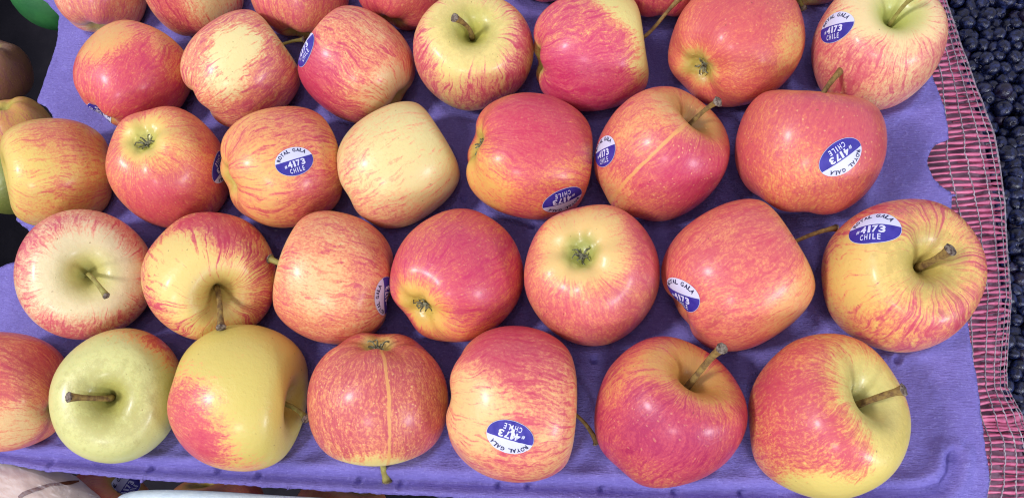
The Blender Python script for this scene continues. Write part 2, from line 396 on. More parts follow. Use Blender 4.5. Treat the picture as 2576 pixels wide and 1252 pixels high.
# half widths and half heights of the uneven fruits
HALF = {336: (153, 140), 605: (152, 150), 897: (148, 149), 1191: (152, 149), 1487: (145, 153), 1853: (173, 168), 2213: (173, 170), 141: (142, 138), 423: (158, 155), 708: (154, 153),
        1002: (155, 160), 1332: (159, 160), 1665: (171, 170), 2040: (192, 157), 213: (179, 164), 525: (171, 162), 838: (152, 168), 1149: (169, 168), 1489: (171, 178), 1857: (194, 192),
        2275: (209, 193), 292: (170, 170), 598: (178, 185), 950: (178, 168), 1287: (165, 197), 1688: (193, 191), 2087: (205, 209)}
def apple(cx, cy, rpx, ax, stemtip=None, stickers=(), cover=.5, streak=.45, base=CREAM, mid=(228, 140, 82), red=(206, 66, 62), deep=(172, 24, 60),
          dots=.2, patches=(), stemp=.7, calp=.5, ht=1.0, waist=0.05, label='', seed=None, zc=0.74, floor=0.0, cav=(170, 165, 70), scar=None, russet=0.0,
          calyx=False, flare=1.0, stemcol=None, group='apples set out on the purple tray', lob=1.0, cat='apple', bend=0.3, stem_len=None, stem_r=.0014):
    apple.n += 1; seed = seed if seed is not None else apple.n
    # solve centre height and radius together
    R = 0.037; VU = np.array(apple_mesh(1.0, seed, ht, waist, lob)[0]); qx, qy = cx, cy; kx = ky = 1.0; hx, hy = HALF.get(cx, (0, 0))
    for _ in range(10):
        p = at(qx, qy, floor + zc * R)
        r, u, wv = frame(p)
        A = (r * ax[0] + u * ax[1] + wv * ax[2]).normalized()
        Q = Vector((0.3, 0.5, 0.8)) if abs(A.z) < .7 else Vector((0.9, 0.3, -.2))
        X = (Q - A * Q.dot(A)).normalized(); X.rotate(Matrix.Rotation(seed * 1.7, 3, A)); Y = A.cross(X)
        Rm = Matrix((X, Y, A)).transposed()
        W = (VU * R) @ np.array(Rm.transposed())
        W = W + np.outer(W @ np.array(r), np.array(r)) * (kx - 1) + np.outer(W @ np.array(u), np.array(u)) * (ky - 1) + np.array(p - CAM)
        K = W @ np.array(RC)                              # camera coordinates
        sx = PW / 2 + F * K[:, 0] / -K[:, 2]; sy = PH / 2 - F * K[:, 1] / -K[:, 2]
        qx += cx - (sx.min() + sx.max()) / 2; qy += cy - (sy.min() + sy.max()) / 2
        if hx:
            gx_, gy_ = 2 * hx / (sx.max() - sx.min()), 2 * hy / (sy.max() - sy.min()); m_ = math.sqrt(gx_ * gy_)
            R *= m_; kx = min(1.14, max(.88, kx * gx_ / m_)); ky = min(1.14, max(.88, ky * gy_ / m_))
        else: R *= rpx * 4 / (sx.max() - sx.min() + sy.max() - sy.min())
    base_off = R * 0.86
    root = empty('apple', p - Vector((0, 0, base_off)))
    Mloc = Matrix.Translation((0, 0, base_off)) @ Rm.to_4x4()
    V, Fc = apple_mesh(R, seed, ht, waist, lob)
    V = np.array(V); rl, ul = np.array(Rm.transposed() @ r), np.array(Rm.transposed() @ u)
    V = (V + np.outer(V @ rl, rl) * (kx - 1) + np.outer(V @ ul, ul) * (ky - 1)).tolist()
    def loc(ox, oy):                                     # a point of the visible disc as a local direction
        q = min(math.hypot(ox, oy), 0.995); z_ = math.sqrt(1 - q * q)
        return Rm.transposed() @ (r * ox + u * oy + wv * z_)
    sf = lambda c_, k: tuple(a * (1 - k) + b_ * k for a, b_ in zip(c_, (216, 160, 178)))
    base = tuple(v * k_ for v, k_ in zip(base, (.95, .965, 1.0))); red = tuple(v * .97 for v in red)
    base, mid, red, deep = sf(base, .09), sf(mid, .20), sf(red, .26), sf(deep, .20)
    prm = {'Seed': seed * 3.37, 'Radius': R, 'Base': lin(*base), 'Mid': lin(*mid), 'Red': lin(*red), 'Deep': lin(*deep), 'Cavity': lin(*cav),
           'Cover': cover, 'Streak': streak, 'Dots': dots, 'StemPale': stemp, 'CalyxPale': calp, 'Russet': russet}
    for k, (ox, oy, rad, amt) in enumerate(patches[:4]):
        prm['Dir%d' % (k + 1)] = tuple(loc(ox, oy)); prm['Cos%d' % (k + 1)] = math.cos(math.radians(rad)); prm['Amt%d' % (k + 1)] = amt
    if scar:
        s_ = loc(*scar); s_.z = 0; s_.normalize(); prm['ScarS'] = tuple(s_); prm['ScarN'] = tuple(Vector((0, 0, 1)).cross(s_)); prm['ScarAmt'] = .85
    body = mesh_obj('fruit_body', V, Fc, skin_material(prm), root); body.matrix_local = Mloc
    Mw = Matrix.Translation(root.location) @ Mloc; Mi = Mw.inverted()
    if stemtip:
        b0 = Vector((0, 0, .49 * R * ht))
        axtop = p + A * (R * 1.02)
        wantd = (axtop - CAM).dot(-(RC @ Vector((0, 0, 1)))) if len(stemtip) < 3 else depth(p) - stemtip[2] * R
        tip = CAM + ray(stemtip[0], stemtip[1]) * wantd
        tl = Mi @ tip
        L_ = (tl - b0).length
        c1 = b0 + Vector((0, 0, 1)) * L_ * 0.42; c2 = tl - ((tl - b0).normalized() * (1 - bend) + Vector((tl.x, tl.y, 0)).normalized() * bend) * L_ * .35
        pts = bez(b0, c1, c2, tl, 12)
        rad = [stem_r * (1 - .25 * math.sin(i / 11 * 3.14)) * (1 + (.35 if i > 10 else .12 if i > 9 else 0) + rnd.uniform(-.06, .06)) for i in range(12)]
        V, Fc = tube(pts, rad, 8, squash=.85)
        so = mesh_obj('stem', V, Fc, stemcol or M_stem, root); so.matrix_local = Mloc
        V2 = []; Fc2 = []
        dirn = (pts[-1] - pts[-3]).normalized()
        V2, Fc2 = tube([pts[-1] - dirn * .0005, pts[-1] + dirn * .0001, pts[-1] + dirn * .0005], [rad[-1] * 1.02, rad[-1] * 1.06, rad[-1] * .8], 9)
        V2 = [v + Vector((rnd.uniform(-1, 1), rnd.uniform(-1, 1), rnd.uniform(-1, 1))) * .00022 for v in V2]
        mesh_obj('cut_tip', V2, Fc2, M_tip, so)
    if calyx:
        z0 = -.78 * R * ht; V, Fc = [], []
        rr = random.Random(seed)
        for k in range(11):
            t0 = k * 6.283 / 11 + rr.uniform(-.25, .25); ln = rr.uniform(.10, .19) * R; up_ = rr.uniform(.05, .16) * R; q = len(V); wd = .022 * R
            inner = k % 2 * .03 * R
            for j in range(5):
                s_ = j / 4; rad_ = inner + ln * s_; hz = z0 + .0008 - up_ * math.sin(s_ * 2.2) ; ww = wd * (1 - s_ * .85)
                tt = t0 + s_ * rr.uniform(-.4, .4)
                cxx, cyy = rad_ * math.cos(tt), rad_ * math.sin(tt)
                V += [(cxx - math.sin(tt) * ww, cyy + math.cos(tt) * ww, hz), (cxx + math.sin(tt) * ww, cyy - math.cos(tt) * ww, hz), (cxx, cyy, hz - .0007)]
            for j in range(4):
                a_ = q + j * 3; Fc += [(a_, a_ + 3, a_ + 5, a_ + 2), (a_ + 2, a_ + 5, a_ + 4, a_ + 1), (a_ + 1, a_ + 4, a_ + 3, a_)]
        k0 = len(V)
        for k in range(10):
            V.append((.06 * R * math.cos(k * .6283), .06 * R * math.sin(k * .6283), z0 - .0004))
        V.append((0, 0, z0 - .002))
        Fc += [(k0 + k, k0 + 10, k0 + (k + 1) % 10) for k in range(10)]
        co = mesh_obj('calyx', V, Fc, M_calyx, root, smooth=False); co.matrix_local = Mloc
    for s_ in stickers: add_sticker(root, body, Mloc, *s_)
    tag(root, label, cat, group)
    APP.append((p, R, label))
    return root
apple.n = 0
APP = []
T_top = 'apples set out on the purple tray'

# top row, cut by the frame
apple(250, -22, 119, (.2, .9, -.3), cover=.50, streak=.35, base=(238, 205, 150), red=(212, 92, 96), deep=(190, 60, 80), patches=((.2, -.2, 60, .1),), label='pink blushed apple at the top left corner of the tray')
apple(478, -38, 133, (-.3, .9, .2), cover=.42, streak=.4, patches=((.3, -.3, 45, -.4), (-.4, -.5, 60, .35)), label='apple with cream top and orange left side, second in the cut-off top row')
apple(752, -32, 130, (.1, .95, -.2), cover=.66, streak=.3, red=(210, 70, 80), deep=(190, 50, 80), label='evenly pink red apple of the top row, above the stem of the cream patched apple', seed=33)
apple(1018, -62, 133, (.3, .8, -.3), cover=.82, streak=.3, label='deep red apple of the cut-off top row, beside the yellow stem-up apple')
apple(1378, -130, 138, (.0, .9, .1), cover=.85, streak=.3, label='red apple showing only a sliver at the top edge, right of the yellow stem apple', seed=55)
apple(1676, -102, 144, (.0, .9, .1), cover=.85, streak=.4, label='red apple mostly out of frame behind the long thin brown stem', seed=56)
apple(2030, -126, 138, (-.1, -.8, .3), cover=.9, streak=.3, stemtip=(2022, 22, .2), stemcol=M_stemG, label='dark red apple mostly out of frame, its short stem poking down at the top edge', seed=57)
# row 1
apple(336, 190, 147, (.62, .75, -.22), cover=.72, streak=.38, calyx=True, calp=.25, mid=(226, 142, 72), base=(228, 175, 90), red=(208, 58, 58), deep=(188, 30, 66), patches=((-.5, .75, 45, -.6), (.15, -.1, 60, .3), (.7, .45, 40, -.22)),
      stickers=((254, 283, 10, 1.0),), label='smooth red apple at the upper left with a folded sticker by its blossom end', ht=1.0)
apple(605, 174, 151, (.82, .57, .0), stemtip=(764, 100, -.1), stemcol=M_stemG, cover=.52, streak=.52, calyx=True, red=(200, 80, 84), deep=(185, 50, 70), base=(238, 222, 140), patches=((-.1, .40, 34, -.75), (-.2, -.20, 26, -.45), (.5, -.4, 60, .2)), dots=.1,
      label='apple with a broad cream yellow patch down its front, second in the upper row')
apple(897, 163, 148, (-.75, .6, -.2), cover=.62, streak=.48, red=(204, 66, 70), deep=(180, 28, 62), base=(234, 200, 130), patches=((-.85, -.3, 55, .5), (.6, -.45, 42, -.55), (.2, .8, 40, -.1)), stickers=((763, 124, 150, 1.0),), ht=1.02, lob=.5,
      label='red streaked apple with a sticker turned away on its left edge, upper row', stemp=.2)
apple(1191, 130, 150, (-.03, .48, .87), stemtip=(1143, 45, 1.22), cover=.36, streak=.56, base=(236, 216, 118), mid=(232, 170, 105), red=(208, 84, 86), deep=(190, 50, 70), stemp=.75, russet=.2, cav=(160, 165, 60), patches=((.3, -.75, 50, .3), (-.9, -.2, 45, .4), (.85, .0, 45, .35), (.0, .1, 50, -.15)),
      label='yellow apple facing up with a short dark stem in its hollow, top centre', waist=.3, stem_r=.0017)
apple(1487, 128, 149, (.97, .15, -.1), stemtip=(1716, -8, .35), cover=.72, streak=.42, base=(234, 220, 120), red=(206, 58, 78), deep=(186, 22, 72), patches=((.62, .75, 50, -1.0), (.85, .0, 32, -.5), (-.2, -.6, 60, .35)), dots=.12, ht=1.02, lob=1.2,
      label='crimson apple with yellow upper right shoulder and a long thin stem', bend=0, stem_r=.0013)
apple(1853, 102, 172, (.58, .40, -.70), cover=.74, streak=.22, calyx=True, base=(232, 190, 95), mid=(226, 128, 66), red=(206, 70, 56), deep=(190, 46, 60), calp=.55, patches=((-.5, -.1, 28, -.10), (.85, -.1, 32, -.4), (.1, .4, 50, .15)), dots=.3,
      label='orange red apple showing its grey green blossom end, upper right')
apple(2213, 108, 171, (.32, .60, .74), stemtip=(2302, -10, 1.15), stemcol=M_stemG, cover=.60, streak=.46, base=(238, 214, 140), mid=(232, 160, 110), red=(212, 92, 90), deep=(196, 60, 80), cav=(160, 178, 70), stemp=.7, patches=((-.25, .65, 40, -.45), (.4, -.6, 45, -.15), (-.5, -.3, 50, .1)),
      stickers=((2098, 69, 106, 1.0),), label='pale pink and yellow apple with a green stem and sticker, top right of the tray', dots=.05)
# row 2
apple(141, 435, 140, (-.97, -.05, .12), cover=.36, streak=.34, base=(230, 202, 92), mid=(222, 150, 70), red=(210, 92, 60), deep=(190, 60, 60), stemp=.3, patches=((-.6, .1, 50, -.25), (.2, .75, 50, .25), (.0, -.25, 14, .3)), dots=.15,
      label='yellow orange apple overhanging the left edge of the tray', ht=1.0)
apple(423, 422, 156, (.42, -.54, -.73), cover=.60, streak=.26, calyx=True, base=(232, 196, 95), mid=(226, 130, 70), red=(208, 72, 62), deep=(192, 40, 66), calp=1.0, cav=(175, 180, 80), patches=((-.2, .5, 45, -.3), (-.2, -.7, 50, .3), (-.15, -.2, 35, .15)), dots=.35,
      stickers=((556, 420, -22, 1.0),), label='orange red apple with blossom end up and a sticker tucked against its right neighbour')
apple(708, 420, 153, (.95, .2, -.2), cover=.46, streak=.52, base=(236, 184, 92), mid=(230, 148, 76), red=(208, 78, 62), deep=(190, 36, 62), patches=((.55, -.55, 50, .35), (-.4, .0, 40, -.15), (.1, .75, 45, .15)), dots=.05,
      stickers=((741, 406, 107, .95),), label='orange striped apple with an upright sticker facing the camera, left of centre', ht=.98)
apple(1002, 415, 157, (.80, .48, .05), cover=.20, streak=.38, base=(230, 216, 132), mid=(234, 176, 105), red=(216, 110, 90), deep=(200, 70, 70), patches=((-.3, -.85, 50, .35), (.2, .1, 50, -.15), (-.85, .1, 40, .2)), stemp=.1, dots=0, russet=.12, lob=.5, waist=-.35, ht=1.06,
      label='plain cream yellow apple with only a faint blush, centre left')
apple(1332, 393, 159, (.93, -.2, -.3), cover=.72, streak=.34, calyx=True, base=(230, 180, 80), mid=(226, 128, 62), red=(206, 62, 60), deep=(190, 26, 60), calp=.6, patches=((-.75, -.4, 45, -.5), (.1, .5, 55, .35), (.4, -.5, 40, -.1)), dots=.15,
      stickers=((1417, 506, -70, 1.05),), label='bright red apple with an upside-down sticker low on its right side')
apple(1665, 387, 170, (.60, .64, .47), stemtip=(1806, 256, .95), cover=.78, streak=.28, base=(228, 180, 100), mid=(226, 135, 72), red=(204, 70, 68), deep=(184, 30, 68), stemp=.5, cav=(165, 125, 55), patches=((-.4, .6, 45, -.3), (-.7, -.5, 30, -.4), (.6, -.3, 50, .35)), dots=.6, scar=(-.06, .03),
      stickers=((1518, 381, 118, 1.0),), label='red apple with a tan scar line running down from its stem', waist=.6, stem_r=.0018)
apple(2040, 383, 174, (.15, .96, .12), stemtip=(2120, 172, -.05), cover=.74, streak=.16, base=(232, 182, 90), mid=(222, 118, 66), red=(202, 66, 64), deep=(184, 40, 66), stemp=.3, patches=((-.1, -.45, 45, -.18), (.5, .4, 50, .15)), dots=.5, ht=.85,
      stickers=((2117, 396, -52, 1.02),), label='wide red apple with a tall stem on top and a sticker turned upside down', stem_r=.0019)
# row 3
apple(213, 690, 171, (.03, .02, 1), stemtip=(268, 744, 1.18), stemcol=M_stemG, cover=.52, streak=.42, base=(238, 222, 158), mid=(234, 176, 122), red=(212, 88, 86), deep=(200, 60, 76), cav=(178, 176, 78), stemp=.6, patches=((0, 0, 46, -.4), (0, -.95, 50, .25), (-.8, .6, 50, .25)), dots=.05,
      label='apple seen stem-on with a pale centre and pink rim, lower left', ht=.95, bend=.6, russet=.1)
apple(525, 695, 166, (.15, -.38, .91), stemtip=(556, 824, 1.0), cover=.52, streak=.62, base=(238, 212, 112), mid=(232, 160, 84), red=(206, 66, 68), deep=(186, 34, 60), stemp=.45, cav=(165, 140, 60), patches=((-.5, .25, 40, -.8), (.0, .8, 50, .45), (-.5, -.5, 40, .1), (.8, -.2, 40, .3)), dots=.05, lob=1.4,
      label='red streaked yellow apple whose stem hangs down over its deep hollow', bend=.1, stem_r=.0019)
apple(838, 698, 160, (-.95, .25, -.1), stemtip=(679, 650, .0), stemcol=M_stemG, cover=.56, streak=.34, base=(238, 196, 122), mid=(230, 142, 80), red=(206, 74, 70), deep=(190, 46, 66), patches=((.1, .75, 55, -.1), (-.3, -.1, 35, -.3), (.2, -.5, 45, -.1)), dots=.12, ht=1.03,
      stickers=((968, 744, 180, 1.0),), label='speckled orange pink apple with a stem at left and a sticker squeezed at its right', stem_r=.0018)
apple(1149, 692, 168, (.62, .50, -.60), cover=.78, streak=.34, calyx=True, base=(232, 184, 82), mid=(226, 128, 66), red=(206, 58, 66), deep=(188, 24, 70), calp=.8, cav=(190, 170, 70), patches=((-.55, -.45, 38, -.5), (.2, .1, 50, .2), (-.1, -.9, 40, -.2)), dots=.25, waist=.1,
      label='glossy crimson apple with a greenish blossom end at its lower left, centre')
apple(1489, 692, 174, (.17, -.36, -.92), cover=.68, streak=.26, calyx=True, base=(234, 196, 108), mid=(230, 142, 84), red=(210, 82, 76), deep=(196, 50, 72), calp=1.0, cav=(130, 150, 50), patches=((-.15, .45, 52, -.65), (0, -.7, 60, .1), (.8, .3, 40, .25)), dots=.2, waist=-.2,
      label='orange pink apple with a yellow top around its dark blossom end, right of centre')
apple(1857, 692, 193, (.84, .52, -.12), stemtip=(2104, 573, -.1), cover=.68, streak=.32, base=(236, 184, 104), mid=(228, 132, 78), red=(208, 72, 66), deep=(196, 46, 66), patches=((.8, -.45, 40, -.45), (-.3, -.6, 45, -.05), (.0, .5, 50, .1)), dots=.12, calp=.1,
      stickers=((1712, 742, 62, 1.08),), label='large coral red apple with a bent sticker at its lower left', lob=.7, waist=-.3, ht=1.04, cav=(215, 130, 80))
apple(2275, 693, 201, (.42, .2, .87), stemtip=(2392, 628, 1.1), cover=.46, streak=.58, base=(236, 202, 100), mid=(230, 152, 80), red=(206, 78, 76), deep=(190, 48, 68), stemp=.45, cav=(185, 172, 84), patches=((-.45, .1, 40, -.45), (.3, -.6, 60, .22), (.85, .2, 45, .2), (.1, .8, 45, .25)), dots=.02, russet=.3,
      stickers=((2192, 571, 97, 1.06),), label='large yellow apple with red streaks, sticker and thick dark stem, rightmost', stem_r=.0022, lob=1.2)
# row 4
apple(2, 985, 168, (-.85, .2, -.4), cover=.66, streak=.34, base=(236, 196, 122), mid=(226, 136, 78), red=(204, 74, 62), deep=(184, 42, 62), patches=((.2, -.55, 35, -.5), (.5, .3, 50, .1)), dots=.1, label='red apple cut by the left edge of the photo, nearest row')
apple(292, 995, 170, (-.2, -.1, .97), stemtip=(172, 998, 1.15), cover=-.10, streak=.14, base=(214, 216, 124), mid=(228, 190, 90), red=(212, 96, 60), deep=(190, 60, 60), stemp=.1, cav=(160, 158, 68), patches=((.7, .65, 42, .75), (.1, .95, 40, .5)), dots=0, russet=.28, waist=.5,
      label='yellow green apple with russet marks and a dark curved stem', stem_r=.0019, bend=.2)
apple(598, 1000, 181, (.88, -.14, .42), stemtip=(772, 1052, .35), stemcol=M_stemG, cover=-.04, streak=.20, base=(218, 200, 90), mid=(232, 164, 78), red=(210, 70, 64), deep=(192, 40, 64), stemp=.1, cav=(196, 170, 70), patches=((-.78, -.35, 58, .95), (-.2, -.95, 50, .5), (.1, .4, 60, -.1)), dots=0, lob=.5, ht=1.0,
      label='golden yellow apple with a red patch at its lower left', stem_r=.002)
apple(950, 1004, 173, (.05, -.93, -.35), stemtip=(974, 1207, -.45), stemcol=M_stemG, cover=.72, streak=.22, calyx=True, base=(232, 208, 112), mid=(226, 140, 76), red=(188, 60, 56), deep=(172, 40, 60), calp=.2, stemp=1.4, cav=(200, 196, 100), scar=(.12, .0), patches=((.0, -.98, 38, -.8), (0, .6, 40, .05)), dots=.65, ht=.96, waist=.2,
      label='dark red apple with blossom end up and a vertical russet stripe', stem_r=.002)
apple(1287, 1016, 181, (.97, -.08, .0), stemtip=(1502, 1114, .0), cover=.52, streak=.44, base=(240, 198, 116), mid=(232, 150, 92), red=(208, 70, 70), deep=(190, 34, 66), patches=((.0, .75, 55, .5), (-.5, -.05, 40, -.45), (.1, -.85, 45, .1)), dots=.1, ht=.94, lob=1.2,
      stickers=((1283, 1099, -106, 1.0, 0.6, True),), label='apple with red top, peach front and a scuffed upside-down sticker', stem_r=.0015, bend=.5)
apple(1688, 1036, 192, (.47, .56, .68), stemtip=(1816, 876, 1.05), cover=.86, streak=.40, base=(226, 168, 80), mid=(214, 112, 66), red=(188, 42, 58), deep=(158, 12, 58), stemp=.75, cav=(178, 130, 55), patches=((-.5, .55, 45, -.35), (.0, -.1, 50, .3), (-.3, -.9, 40, -.15)), dots=.25,
      label='dark crimson apple with an orange hollow and a pale cut stem, front row', waist=.6, stem_r=.0019)
apple(2087, 1047, 207, (.70, .26, .66), stemtip=(2274, 980, .95), cover=.60, streak=.24, base=(236, 214, 104), mid=(230, 146, 72), red=(204, 62, 62), deep=(190, 44, 68), stemp=.75, cav=(184, 182, 110), patches=((.78, -.55, 44, -1.0), (.0, -.95, 42, -.9), (-.45, .3, 60, .2), (.3, -.2, 25, .25)), dots=.25, russet=.15,
      label='large apple at the front right, red at left with a yellow green stem side', stem_r=.0021, waist=.7)

# ------------------------------------------------------------------ the purple pulp tray
def smooth_poly(pts, n=6):
    out = []
    for i in range(len(pts)):
        a, b, c_, d_ = (Vector(pts[(i + k) % len(pts)]) for k in (-1, 0, 1, 2))
        for j in range(n):
            t = j / n
            out.append(0.5 * ((2 * b) + (c_ - a) * t + (2 * a - 5 * b + 4 * c_ - d_) * t * t + (3 * b - a - 3 * c_ + d_) * t**3))
    return out
PXOUT = [(150, -160), (146, 40), (140, 90), (128, 150), (112, 210), (95, 252), (99, 262), (116, 268), (127, 282), (133, 305), (130, 350), (90, 440), (50, 520), (38, 546), (44, 558), (66, 576), (74, 598), (66, 632), (40, 655), (4, 668), (-30, 700),
         (-80, 850), (-130, 1000), (-120, 1110), (-60, 1150), (0, 1163), (100, 1181), (250, 1196), (420, 1210), (560, 1216), (700, 1226), (850, 1236), (1000, 1243), (1150, 1251), (1400, 1262), (1700, 1275), (2000, 1288), (2300, 1300), (2440, 1300), (2478, 1275), (2489, 1230), (2488, 1190),
         (2474, 1100), (2462, 1000), (2450, 900), (2440, 830), (2420, 740), (2395, 640), (2392, 560), (2396, 505), (2394, 482), (2370, 468), (2350, 446), (2336, 412), (2338, 390), (2352, 366), (2384, 352), (2386, 342), (2382, 300), (2366, 240), (2345, 190), (2320, 100), (2300, 0), (2280, -160)]
OUT2 = [at(x, y, 0.0).xy for x, y in PXOUT]
OUT2 = smooth_poly(OUT2, 4)
o_ = []
for i in range(len(OUT2)):
    a, b = OUT2[i], OUT2[(i + 1) % len(OUT2)]; L_ = (b - a).length; n_ = max(1, int(L_ / .0012))
    for k in range(n_): o_.append(a + (b - a) * (k / n_))
rag = []
for q in o_:
    nv = noise.noise(Vector((q.x * 160, q.y * 160, 3))) * .0005 + noise.noise(Vector((q.x * 700, q.y * 700, 9))) * .0003
    rag.append((q.x + nv, q.y + nv * 1.3))
OUTL = np.array(rag)
def inside(poly, X, Y):
    r = np.zeros(X.shape, bool); n_ = len(poly); j = n_ - 1
    for i in range(n_):
        xi, yi = poly[i]; xj, yj = poly[j]
        c_ = ((yi > Y) != (yj > Y)) & (X < (xj - xi) * (Y - yi) / (yj - yi + 1e-12) + xi)
        r ^= c_; j = i
    return r
def seg_dist(X, Y, pts):
    d = np.full(X.shape, 1e9)
    for (a, b) in zip(pts[:-1], pts[1:]):
        vx, vy = b[0] - a[0], b[1] - a[1]; L2 = vx * vx + vy * vy
        t = np.clip(((X - a[0]) * vx + (Y - a[1]) * vy) / L2, 0, 1)
        d = np.minimum(d, np.hypot(X - a[0] - t * vx, Y - a[1] - t * vy))
    return d
def nvec(X, Y, sc, seed):
    # cheap smooth value noise on a grid
    r = np.random.RandomState(seed); g_ = r.rand(257, 257); x = X * sc + 100; y = Y * sc + 100
    xi = np.floor(x).astype(int); yi = np.floor(y).astype(int); fx = x - xi; fy = y - yi; fx = fx * fx * (3 - 2 * fx); fy = fy * fy * (3 - 2 * fy)
    a = g_[xi % 257, yi % 257]; b = g_[(xi + 1) % 257, yi % 257]; c_ = g_[xi % 257, (yi + 1) % 257]; d = g_[(xi + 1) % 257, (yi + 1) % 257]
    return (a * (1 - fx) + b * fx) * (1 - fy) + (c_ * (1 - fx) + d * fx) * fy - 0.5
st_ = 0.0011
gx = np.arange(OUTL[:, 0].min() - st_, OUTL[:, 0].max() + 2 * st_, st_); gy = np.arange(OUTL[:, 1].min() - st_, OUTL[:, 1].max() + 2 * st_, st_)
X, Y = np.meshgrid(gx, gy, indexing='ij')
Zt = np.zeros(X.shape)
CREASE = [tuple(at(x, y).xy) for x, y in ((-60, 1128), (60, 1146), (200, 1160), (380, 1176), (560, 1186), (760, 1196), (960, 1206), (1200, 1215), (1450, 1224), (1800, 1238), (2100, 1240), (2320, 1238), (2372, 1222), (2392, 1190), (2396, 1150))]
dcr = seg_dist(X, Y, CREASE)
Zt -= 0.0040 * np.exp(-(dcr / 0.0022) ** 2)
Zt += 0.0022 * np.exp(-((dcr - .006) / 0.003) ** 2)
# cups, one under every apple
for (p, R, _) in APP:
    d = np.hypot(X - p.x, Y - p.y)
    bowl = p.z - np.sqrt(np.maximum((R * 1.05) ** 2 - np.minimum(d, R * 1.04) ** 2, 0)) - 0.001
    bowl = np.where(d < R * 1.04, bowl, 1.0)
    k_ = 0.005; h_ = np.clip(0.5 + 0.5 * (bowl - Zt) / k_, 0, 1)
    Zt = bowl * (1 - h_) + Zt * h_ - k_ * h_ * (1 - h_)
# soft raised rings and stud marks between the cups
for k in range(len(APP)):
    p, R, _ = APP[k]; d = np.hypot(X - p.x, Y - p.y)
    Zt += 0.0022 * np.exp(-((d - R * 1.02) / .0035) ** 2) * (Zt > -0.004)
STUD = [(128, 1168), (375, 1180), (542, 1184), (648, 1196), (900, 1208), (1008, 1218), (1254, 1220), (1330, 1222), (1515, 1232), (1700, 1237), (1870, 1240), (700, 604), (1165, 500), (1196, 830), (1806, 880), (2255, 905), (1615, 905), (2000, 905), (1495, 905), (540, 860), (1165, 255), (1340, 570), (1600, 240)]
for x, y in STUD:
    q = at(x, y); d = np.hypot(X - q.x, Y - q.y); Zt += -0.0030 * np.exp(-(d / .0021) ** 2) + 0.0008 * np.exp(-((d - .0028) / .0009) ** 2)
# the debossed mark in the front right corner and the step of the rim
for pts in (((2372, 1125), (2388, 1105), (2398, 1120), (2392, 1145)), ((2405, 1150), (2428, 1118), (2436, 1110)), ((2385, 1155), (2420, 1152), (2452, 1158)), ((2448, 1110), (2462, 1150))):
    Zt -= 0.0009 * np.exp(-(seg_dist(X, Y, [tuple(at(*q).xy) for q in pts]) / .0013) ** 2)
Zt += nvec(X, Y, 40, 1) * .0026 + nvec(X, Y, 160, 2) * .0005 + nvec(X, Y, 600, 3) * .00032 + nvec(X, Y, 330, 5) * .00026
front_y = at(1200, 1250).y
ins = inside(OUTL, X, Y)
nx, ny = X.shape
fi = ins[:-1, :-1] & ins[1:, :-1] & ins[1:, 1:] & ins[:-1, 1:]
idx = np.full(X.shape, -1); V = []; Fc = []
use = np.zeros(X.shape, bool); use[:-1, :-1] |= fi; use[1:, :-1] |= fi; use[1:, 1:] |= fi; use[:-1, 1:] |= fi
inner_ = np.zeros(X.shape, bool); inner_[1:-1, 1:-1] = fi[:-1, :-1] & fi[1:, :-1] & fi[:-1, 1:] & fi[1:, 1:]
bord = use & ~inner_
bi = np.argwhere(bord)
for i, j in bi:
    d = (OUTL[:, 0] - X[i, j]) ** 2 + (OUTL[:, 1] - Y[i, j]) ** 2; k = d.argmin()
    X[i, j], Y[i, j] = OUTL[k]; Zt[i, j] -= 0.0006
ids = np.argwhere(use)
Zt[use] += 0
idx[use] = np.arange(len(ids))
V = np.stack([X[use], Y[use], Zt[use]], 1).tolist()
q = np.argwhere(fi)
Fc = np.stack([idx[q[:, 0], q[:, 1]], idx[q[:, 0] + 1, q[:, 1]], idx[q[:, 0] + 1, q[:, 1] + 1], idx[q[:, 0], q[:, 1] + 1]], 1).tolist()
def pulp(name, c1, c2, c3):
    m = bpy.data.materials.new(name); m.use_nodes = True; t = NT(m.node_tree); b = m.node_tree.nodes['Principled BSDF']
    tc = t.n('ShaderNodeTexCoord').outputs['Object']
    big = t.ss(t.noise(tc, 28, 4, 0.6), 0.3, 0.7); fine = t.noise(tc, 620, 4, 0.85); fib = t.noise(t.v('MULTIPLY', tc, (260, 1300, 500)), 1.0, 3, 0.7)
    c_ = t.mix(big, c1, c2)
    c_ = t.mix(t.m('MULTIPLY', t.ss(fine, 0.52, 0.68), 0.5), c_, c3)
    c_ = t.mix(t.m('MULTIPLY', t.ss(fib, 0.55, 0.30), 0.35), c_, lin(92, 78, 150))
    sp = t.n('ShaderNodeTexVoronoi', i={'Vector': tc, 'Scale': 120.0}); r_ = t.n('ShaderNodeSeparateColor', i={0: sp.outputs['Color']}).outputs[0]
    c_ = t.mix(t.m('MULTIPLY', t.m('MULTIPLY', t.ss(sp.outputs['Distance'], .14, .06), t.ss(r_, .05, .03)), .8), c_, lin(170, 170, 220))
    m.node_tree.links.new(c_, b.inputs['Base Color'])
    b.inputs['Roughness'].default_value = 0.62; b.inputs['Specular IOR Level'].default_value = 0.35
    bp = t.n('ShaderNodeBump', i={'Strength': 1.0, 'Distance': 0.0010, 'Height': t.m('ADD', t.m('MULTIPLY', fine, .8), fib)})
    m.node_tree.links.new(bp.outputs[0], b.inputs['Normal'])
    return m
M_pulp = pulp('purple_pulp', lin(118, 108, 182), lin(130, 121, 198), lin(168, 164, 228))
tray = mesh_obj('fruit_tray', V, Fc, M_pulp)
md = tray.modifiers.new('thick', 'SOLIDIFY'); md.thickness = .0018; md.offset = -1
tag(tray, 'purple moulded pulp tray holding the rows of apples', 'tray')

